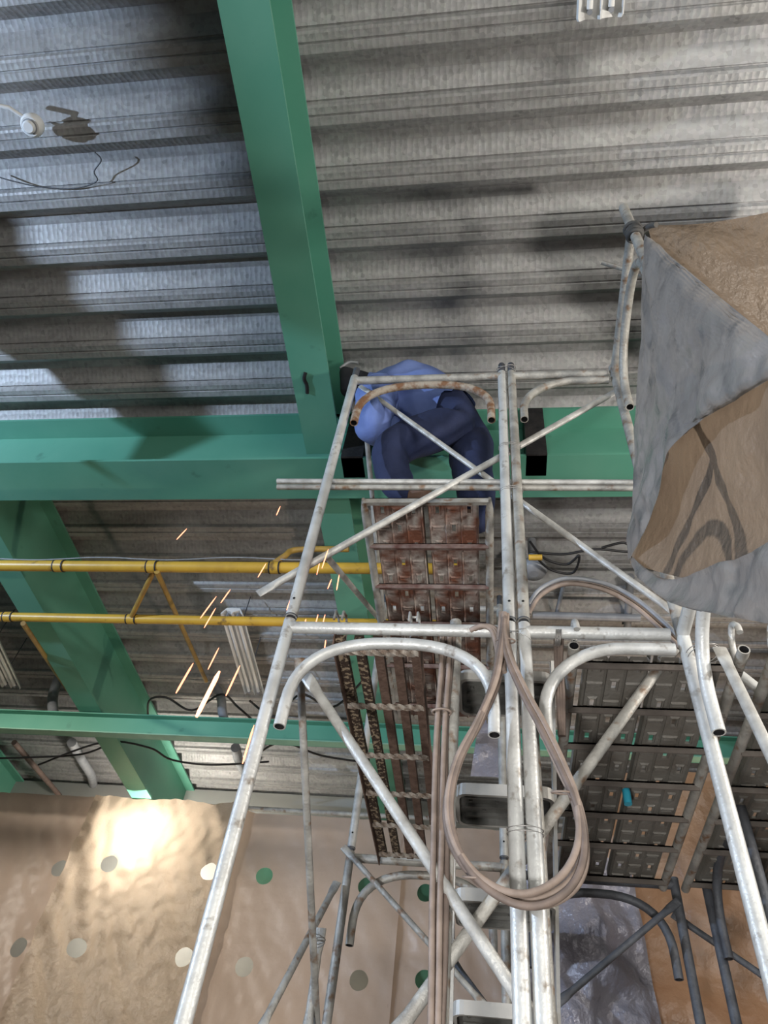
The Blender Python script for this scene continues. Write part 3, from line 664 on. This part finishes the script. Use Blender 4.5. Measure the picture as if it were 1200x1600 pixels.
pipe('conduit', 'blue grey conduit run under the deck right of the double post', [P(832, 961, Z=3.82), P(1000, 966, Z=3.82)], .030, GREY, 'deck conduits')
pipe('conduit', 'thin conduit crossing behind the hose arch', [P(883, 905, Z=3.86), P(868, 965, Z=3.86)], .016, GREY, 'deck conduits')
pipe('conduit', 'slim conduit beside the tarpaulin edge under the deck', [P(985, 900, Z=3.86), P(980, 985, Z=3.86)], .028, GREY, 'deck conduits')
for i, (lab, pts) in enumerate((('black wire sagging from the channel to the front post', [(60,1195),(160,1160),(232,1168),(268,1187),(330,1195),(420,1190)]),
    ('black wire looping beside the fluorescent fitting', [(232,1128),(233,1095),(260,1090),(300,1110),(345,1085),(372,1105),(400,1130)]),
    ('black wire strung low along the far deck', [(-20,1185),(60,1183),(130,1178),(175,1160)]),
    ('black wire running over the green channel to the grating', [(390,1095),(430,1120),(470,1085),(520,1105),(570,1060)]),
    ('black wires sagging behind the thin hanging brace', [(400,1180),(440,1160),(500,1180),(560,1190)]))):
    cable('sagging_wire', lab, [P(u, v, Z=3.35) for u, v in pts], .009, BLACK, 'black wires under the far deck')
for i, (lab, pts) in enumerate((('tangled dark cable right of the double post', [(828,846),(850,872),(885,882),(905,868),(895,895),(860,890),(835,868)]),
    ('thin dark cable strung towards the tarpaulin under the deck', [(828,862),(880,866),(930,858),(985,862),(975,848),(940,856)]))):
    cable('sagging_wire', lab, [P(u, v, Z=3.5) for u, v in pts], .008, BLACK, 'black wires under the right deck')
c0 = P(834, 892, Z=3.55)
bell = thing('alarm_bell', 'round grey fitting half hidden behind the double post', 'fitting', c0)
disc([(.03, .3), (.03, .05), (.085, .045), (.09, .01), (.075, -.02), (.03, -.03)], GREY, 'body', bell)
pipe('yellow_valve', 'short yellow valve stub right of the double post', [P(826, 871, Z=3.2), P(847, 871, Z=3.2)], .018, YELLOW, None, 'valve')
pc = P(978, 1234, Z=1.58); pipe('plastic_bottle', 'small blue plastic cap hanging under the grey plank deck', [pc, pc+Vector((0, 0, -.05)), pc+Vector((0, 0, -.06))], .016, CYAN, None, 'cap')

# ================================================================== SILVER AND BROWN TARPAULINS ON THE RIGHT
def sheet(name, label, rows, material, nu=26, nv=30, wr=.02, seed=0, cat='tarpaulin', solid=0, fr=6.0):
    """rows: list of polylines (world points), lofted smoothly, with creases"""
    rs = [cat_rom(r, 10) if len(r) > 2 else [Vector(r[0]).lerp(Vector(r[1]), i/20) for i in range(21)] for r in rows]
    def at(r, s):
        x = s*(len(r)-1); i = min(int(x), len(r)-2); return r[i].lerp(r[i+1], x-i)
    cols = []
    for j in range(nu+1):
        cols.append(cat_rom([at(r, j/nu) for r in rs], 10) if len(rs) > 2 else [at(rs[0], j/nu).lerp(at(rs[1], j/nu), q/20) for q in range(21)])
    grid = [[at(cols[j], i/nv) for j in range(nu+1)] for i in range(nv+1)]
    m_ = MB(); vs = []
    for i in range(nv+1):
        for j in range(nu+1):
            p = grid[i][j]
            a = grid[min(i+1, nv)][j]-grid[max(i-1, 0)][j]; b = grid[i][min(j+1, nu)]-grid[i][max(j-1, 0)]
            nn = a.cross(b); nn = nn.normalized() if nn.length > 1e-9 else Vector((0, 1, 0))
            edge = min(1, 6*min(i/nv, 1-i/nv, j/nu, 1-j/nu)+.25)
            d = noise.noise(p*fr+Vector((seed, 0, 0)))*wr + noise.noise(p*fr*2.7+Vector((0, seed, 0)))*wr*.45
            vs.append(p+nn*d*edge)
    W = nu+1
    m_.add(vs, [(i*W+j, i*W+j+1, (i+1)*W+j+1, (i+1)*W+j) for i in range(nv) for j in range(nu)], True)
    return m_.build(name, material, None, label, cat, 'tarpaulins on the right hand scaffold', solid=solid)
XS = XD-.03
def S(u, v, dx=0.0): return P(u, v, X=XS+dx)
# silver side: left edge -> outer edge, in rows from the knot down to the hem
sheet('tarpaulin', 'silver grey tarpaulin hanging from the tied pole corner on the right', [
    [S(1008, 366, .01), S(1014, 372, .01), S(1022, 378, .02)],
    [S(1002, 450, -.01), S(1050, 440, -.02), S(1110, 452, .0)],
    [S(1000, 540, -.01), S(1100, 530, -.05), S(1235, 555, -.02)],
    [S(992, 640, -.03), S(1060, 610, -.05), S(1120, 618, -.06), S(1235, 572, -.02)],
    [S(990, 720, -.05), S(1020, 705, -.06), S(1056, 690, -.07)],
    [S(986, 800, -.08), S(1000, 790, -.08), S(1021, 795, -.08)],
    [S(983, 876, -.10), S(985, 873, -.10), S(987, 870, -.10)]], SILVER, 60, 80, .026, 2, fr=7)
# hem: swings back up to the right
sheet('tarpaulin_hem', 'silver grey bottom hem of the tarpaulin sagging above the right post', [
    [S(985, 868, -.10), S(1040, 905, -.07), S(1120, 880, -.05), S(1160, 868, -.05), S(1290, 800, -.04)],
    [S(985, 878, -.10), S(1035, 925, -.09), S(1110, 925, -.06), S(1160, 925, -.06), S(1290, 915, -.05)],
    [S(992, 897, -.10), S(1040, 938, -.10), S(1110, 957, -.08), S(1160, 967, -.07), S(1290, 990, -.06)]], SILVER, 60, 30, .024, 8, fr=7)
# brown inside of the tent
sheet('tarpaulin', 'brown woven inside of the tarpaulin showing through its curved opening', [
    [S(1075, 600, .0), S(1140, 575, .005), S(1290, 540, .005)],
    [S(1030, 720, -.01), S(1120, 700, .005), S(1290, 690, .005)],
    [S(1000, 820, -.04), S(1100, 800, -.005), S(1290, 790, .005)],
    [S(985, 880, -.09), S(1080, 905, -.03), S(1290, 910, .0)]], BROWN, 34, 34, .028, 5, fr=4)
# brown roof
sheet('tarpaulin', 'brown roof tarpaulin stretched right from the tied pole corner', [
    [P(1012, 352, Z=3.56), P(1100, 349, Z=3.56), P(1270, 318, Z=3.60)],
    [P(1014, 360, Z=3.52), P(1110, 390, Z=3.44), P(1270, 420, Z=3.44)],
    [P(1016, 368, Z=3.48), P(1110, 440, Z=3.36), P(1270, 545, Z=3.30)],
    [P(1018, 376, Z=3.44), P(1112, 456, Z=3.30), P(1270, 600, Z=3.2)]], BROWN, 30, 24, .03, 9, fr=3)
pz = P(1016, 362, Y=YF-.72).z; kn = Vector((XD+.02, YF-.72, pz))
m_ = MB()
for k in range(7):
    m_.tube([kn+Vector(((.027+.006*math.sin(k*2.3))*math.cos(a), (.027+.006*math.sin(k*2.3))*math.sin(a), .008*math.sin(a+k*1.9)+(k-3)*.011)) for a in [2*math.pi*q/14 for q in range(14)]], .009, seg=6, closed=True)
m_.tube(cat_rom([kn+Vector((.03, 0, .0)), kn+Vector((.055, -.03, -.02)), kn+Vector((.075, -.05, -.06))], 4), .012, seg=6)
m_.build('cloth_knot', mat('dark_knot', (.05, .05, .05), (.09, .085, .08), .8, 0, 20), None, 'dark wrapped knot tying the tarpaulin to the pole top', 'knot')
# unseen strips added to block the left floodlight and shape the deck's shadow edges
LC = Vector((-5.6, -.3, 2.15))
def edge_line(p, d, t0, t1, f): return [LC+(Vector((p[0]+d[0]*t, p[1]+d[1]*t, ZS))-LC)*f for t in (t0, t1)]
el = edge_line((-2.13, 2.02), (.56, .83), -3.4, 2.2, .3)
sheet('tarpaulin', 'unseen strip added under the deck to block the left floodlight', [el, [Vector((q.x, q.y, ZS-.012)) for q in el]], BROWN, 12, 8, .0, 3)
er = edge_line((-1.416, .885), (.52, .855), -2.2, 1.0, .24)
sheet('tarpaulin', 'unseen narrow strip added to cut off the left floodlight', [er, [Vector((q.x, q.y, 2.42)) for q in er]], BROWN, 12, 8, .0, 3)
# low sheets at the bottom right
def flat(u, v, Y): return P(u, v, Y=Y)
sheet('plastic_sheet', 'crumpled grey plastic sheet hanging below the grey plank deck', [
    [Vector((.17, 4.35, 2.05)), Vector((.5, 4.30, 2.05)), Vector((.80, 4.40, 2.05))],
    [Vector((.15, 4.40, 1.2)), Vector((.5, 4.33, 1.2)), Vector((.86, 4.45, 1.2))],
    [Vector((.12, 4.40, .3)), Vector((.5, 4.38, .3)), Vector((.95, 4.42, .3))],
    [Vector((.1, 4.4, FLOOR+.03)), Vector((.5, 4.42, FLOOR+.03)), Vector((1.0, 4.4, FLOOR+.03))]], PURPLE, 40, 90, .075, 4, 'plastic sheet', fr=5)
sheet('tarpaulin', 'orange brown tarpaulin with warm light in its colour at the bottom right corner', [
    [Vector((.70, 4.62, 2.75)), Vector((1.6, 4.55, 2.75)), Vector((2.9, 4.6, 2.75))],
    [Vector((.66, 4.66, 1.4)), Vector((1.6, 4.58, 1.4)), Vector((2.9, 4.66, 1.4))],
    [Vector((.62, 4.68, .4)), Vector((1.6, 4.62, .4)), Vector((2.9, 4.66, .4))],
    [Vector((.6, 4.7, FLOOR+.03)), Vector((1.6, 4.7, FLOOR+.03)), Vector((2.9, 4.7, FLOOR+.03))]], WARMLITTARP, 60, 90, .075, 14, fr=4)
sheet('plastic_sheet', 'small pale crumpled plastic sheet behind the cable coil', [
    [P(748, 1128, Y=3.95), P(790, 1118, Y=3.95)], [P(735, 1212, Y=3.95), P(800, 1216, Y=3.95)]], PURPLE, 10, 10, .03, 6, 'plastic sheet', fr=9)

# ================================================================== WORKER
def skin_body(nodes, edges, root):
    me_ = bpy.data.meshes.new('body'); names = list(nodes)
    me_.from_pydata([nodes[n][0] for n in names], [(names.index(a), names.index(b)) for a, b in edges], [])
    o = bpy.data.objects.new('body', me_); COL.objects.link(o)
    sk = o.modifiers.new('skin', 'SKIN'); sk.use_smooth_shade = True; sk.branch_smoothing = .6
    sv = me_.skin_vertices[0].data if me_.skin_vertices else None
    if sv is None:
        bpy.context.view_layer.objects.active = o; bpy.ops.mesh.customdata_skin_add(); sv = me_.skin_vertices[0].data
    for i, n in enumerate(names):
        r = nodes[n][1]; sv[i].radius = r if isinstance(r, tuple) else (r, r); sv[i].use_root = (n == root)
    ss = o.modifiers.new('sub', 'SUBSURF'); ss.levels = 2; ss.render_levels = 2
    dg = bpy.context.evaluated_depsgraph_get(); dg.update()
    res = bpy.data.meshes.new_from_object(o.evaluated_get(dg)); bpy.data.objects.remove(o)
    return res
N = {
 'pelvis': ((-.165, 2.20, 3.43), (.19, .185)), 'waist': ((-.28, 2.195, 3.55), (.20, .19)), 'spine': ((-.39, 2.205, 3.67), (.195, .185)), 'chest': ((-.53, 2.195, 3.675), (.19, .19)),
 'neckb': ((-.64, 2.17, 3.66), .075), 'neck': ((-.70, 2.15, 3.68), .065), 'head': ((-.775, 2.12, 3.70), .105), 'crown': ((-.83, 2.12, 3.69), .09), 'nose': ((-.80, 2.14, 3.60), .025),
 'lsh': ((-.595, 2.095, 3.56), .095), 'lua': ((-.60, 2.085, 3.36), .082), 'lel': ((-.585, 2.09, 3.16), .072), 'lfa': ((-.575, 2.20, 3.25), .055), 'lwr': ((-.55, 2.29, 3.36), .036), 'lpalm': ((-.54, 2.33, 3.42), (.036, .02)),
 'rsh': ((-.58, 2.30, 3.56), .09), 'rel': ((-.54, 2.38, 3.36), .06), 'rwr': ((-.59, 2.41, 3.48), .036), 'rpalm': ((-.62, 2.415, 3.53), (.036, .02)),
 'lhip': ((-.18, 2.16, 3.27), .135), 'lth': ((-.35, 2.14, 3.12), .115), 'lkn': ((-.505, 2.12, 3.01), .096), 'lsn': ((-.47, 2.13, 2.84), .088), 'lan': ((-.385, 2.125, 2.625), .056), 'ltoe': ((-.26, 2.09, 2.575), .038),
 'rhip': ((-.10, 2.30, 3.34), .14), 'rth': ((-.085, 2.29, 3.18), .122), 'rkn': ((-.085, 2.26, 3.0), .096), 'rsn': ((-.06, 2.27, 2.80), .088), 'ran': ((-.035, 2.285, 2.63), .056), 'rtoe': ((-.14, 2.23, 2.575), .038),
}
Ed = [('pelvis','waist'),('waist','spine'),('spine','chest'),('chest','neckb'),('neckb','neck'),('neck','head'),('head','crown'),('head','nose'),
      ('chest','lsh'),('lsh','lua'),('lua','lel'),('lel','lfa'),('lfa','lwr'),('lwr','lpalm'),('chest','rsh'),('rsh','rel'),('rel','rwr'),('rwr','rpalm'),
      ('pelvis','lhip'),('lhip','lth'),('lth','lkn'),('lkn','lsn'),('lsn','lan'),('lan','ltoe'),('pelvis','rhip'),('rhip','rth'),('rth','rkn'),('rkn','rsn'),('rsn','ran'),('ran','rtoe')]
for s, d in (('l', Vector((-.45, .35, .6)).normalized()), ('r', Vector((-.85, .0, .5)).normalized())):
    p = Vector(N[s+'palm'][0]); sd_ = d.cross(Vector((0, 0, 1))).normalized(); dn = Vector((0, 0, -1))
    for k, ln in enumerate((.062, .072, .067, .052)):
        b_ = p + d*.035 + sd_*(-.030+.02*k); q1 = b_+d*ln*.55+dn*.006; q2 = q1+d*ln*.3+dn*.03
        N[f'{s}f{k}a'] = (tuple(b_), .0095); N[f'{s}f{k}b'] = (tuple(q1), .009); N[f'{s}f{k}c'] = (tuple(q2), .0075)
        Ed += [(s+'palm', f'{s}f{k}a'), (f'{s}f{k}a', f'{s}f{k}b'), (f'{s}f{k}b', f'{s}f{k}c')]
    a_ = p - sd_*.035 - d*.005 + dn*.01; b_ = a_ - sd_*.02 + d*.03 + dn*.015
    N[s+'ta'] = (tuple(a_), .011); N[s+'tb'] = (tuple(b_), .009); Ed += [(s+'palm', s+'ta'), (s+'ta', s+'tb')]
body = skin_body(N, Ed, 'pelvis')
person = thing('person', 'crouching worker in blue shirt and dark jeans bent over beside the beam', 'person', (-.25, 2.18, 2.535))
pb = BASE[person.name]
SEG = {'shirt': [('waist','spine'),('spine','chest'),('chest','neckb'),('chest','lsh'),('lsh','lua'),('lua','lel'),('lel','lfa'),('chest','rsh'),('rsh','rel'),('rel','rwr')],
       'jeans': [('pelvis','waist'),('pelvis','lhip'),('lhip','lth'),('lth','lkn'),('lkn','lsn'),('lsn','lan'),('pelvis','rhip'),('rhip','rth'),('rth','rkn'),('rkn','rsn'),('rsn','ran')],
       'skin': [('neckb','neck'),('lfa','lwr'),('lwr','lpalm'),('rwr','rpalm')], 'glove': [('lpalm','lf1b'),('rpalm','rf1b')], 'head': [('neck','head'),('head','crown'),('head','nose')], 'shoe': [('lan','ltoe'),('ran','rtoe')]}
SEG['glove'] += [e_ for e_ in Ed if e_[1][0] in 'lr' and (e_[1][1:2] in ('f', 't')) and e_[1] not in ('lfa', 'lth', 'rth', 'ltoe', 'rtoe')]
def seg_d(p, a, b):
    a = Vector(a); b = Vector(b); t_ = max(0, min(1, (p-a).dot(b-a)/(b-a).length_squared)); return (p-a.lerp(b, t_)).length
def region(p):
    best = None
    for k_, L in SEG.items():
        for a, b in L:
            ra = N[a][1]; rb = N[b][1]; ra = max(ra) if isinstance(ra, tuple) else ra; rb = max(rb) if isinstance(rb, tuple) else rb
            d = seg_d(p, N[a][0], N[b][0])/((ra+rb)/2)
            if best is None or d < best[0]: best = (d, k_)
    return best[1]
reg = [region(f_.center) for f_ in body.polygons]
bmesh_v = [v.co.copy() for v in body.vertices]; bmesh_n = [v.normal.copy() for v in body.vertices]
cov = {}
for f_, r_ in zip(body.polygons, reg):
    for q in f_.vertices: cov[q] = min(cov.get(q, 1), {'shirt': .035, 'jeans': .035, 'skin': 0}.get(r_, .004))
mbody = MB(); mbody.add([p-n_*(cov.get(k_, 0)) for k_, (p, n_) in enumerate(zip(bmesh_v, bmesh_n))], [tuple(f_.vertices) for f_ in body.polygons], True); mbody.build('body', SKIN, person)
def garment(name, material, kinds, off, wr, extra=None):
    fs = [tuple(f_.vertices) for f_, r_ in zip(body.polygons, reg) if r_ in kinds or (extra and extra(f_.center, r_))]
    used = sorted({i for q in fs for i in q}); ix = {u: k_ for k_, u in enumerate(used)}
    vs = []
    for u in used:
        p = bmesh_v[u]; n_ = bmesh_n[u]
        d = off + wr*noise.noise(p*9) + wr*.7*noise.noise(Vector((p.x*22+p.z*12, p.y*8, p.z*20)))
        vs.append(p+n_*d)
    m_ = MB(); m_.add(vs, [tuple(ix[i] for i in q) for q in fs], True)
    o = m_.build(name, material, person); q = o.modifiers.new('sub', 'SUBSURF'); q.levels = 1; q.render_levels = 1; return o
garment('work_shirt', SHIRT, {'shirt'}, .03, .03, lambda c_, r_: r_ == 'jeans' and c_.x < -.04 and c_.z > 3.275+.60*(c_.x+.457))
garment('jeans', JEANS, {'jeans'}, .014, .014)
garment('hood', CLOTHDARK, {'head'}, .022, .006)
garment('glove', CLOTHDARK, {'glove'}, .004, .001)
garment('shoe', SHOE, {'shoe'}, .012, .003)
MB().tube(cat_rom([Vector((-.745, 2.055, 3.765)), Vector((-.80, 2.05, 3.765)), Vector((-.845, 2.06, 3.715))], 5), .009, seg=8).build('hood_rim', GREY, person)

# ================================================================== SPARKS
sp = [(432,805,438,791),(276,843,292,826),(403,902,416,880),(313,966,338,932),(319,981,337,950),(345,942,360,921),(448,953,458,927),(495,898,501,872),(503,888,513,858),(512,920,518,905),(526,922,530,898),
      (275,1083,302,1036),(325,1046,342,1012),(353,1087,375,1040),(379,1193,397,1133),(441,1000,446,985),(492,980,497,960),(503,980,508,960),(507,1015,509,1000),(475,980,478,967)]
SPL = ['small orange spark against the dark deck under the cross beam', 'small orange spark alone above the upper yellow pipe', 'orange spark crossing the upper yellow pipe left of the front post',
 'leftmost pink spark of the trio above the hanging fluorescent fitting', 'middle pink spark of the trio above the hanging fluorescent fitting', 'upper right pink spark of the trio above the hanging fluorescent fitting',
 'pink spark just left of the front post between the yellow pipes', 'short bright spark left of the brace joint on the front post', 'longer bright spark right at the brace joint on the front post',
 'small pink spark below the brace joint', 'pink spark right of the brace joint above the lower yellow pipe', 'long orange spark left of the big bright spark', 'thin orange spark above the big bright spark',
 'long orange spark right of the big bright spark by the fluorescent fitting', 'long orange spark just left of the front post, lowest of all', 'short pink spark left of the lower bar joint',
 'left orange spark of the pair crossing the lower yellow pipe', 'right orange spark of the pair crossing the lower yellow pipe', 'tiny pink spark under the lower front bar', 'short orange spark beside the post top collar']
for i, (u0, v0, u1, v1) in enumerate(sp):
    lab = SPL[i]
    y = 1.9+.3*random.random(); r = .0022 if i not in (11, 13, 14) else .0032
    a = P(u0, v0, Y=y); b = P(u1, v1, Y=y)
    T([a, a.lerp(b, .15), a.lerp(b, .8), b], r, seg=6, rad=[r*.5, r, r, r*.3]).build('spark', SPARK, None, lab, 'spark', 'flying sparks')
a = P(307, 1120, Y=1.7); b = P(343, 1049, Y=1.7)
T([a, a.lerp(b, .12), a.lerp(b, .85), b], .0062, seg=8, rad=[.004, .0062, .0066, .003]).build('spark', SPARKHOT, None, 'largest brightest orange spark left of the front post', 'spark', 'flying sparks')
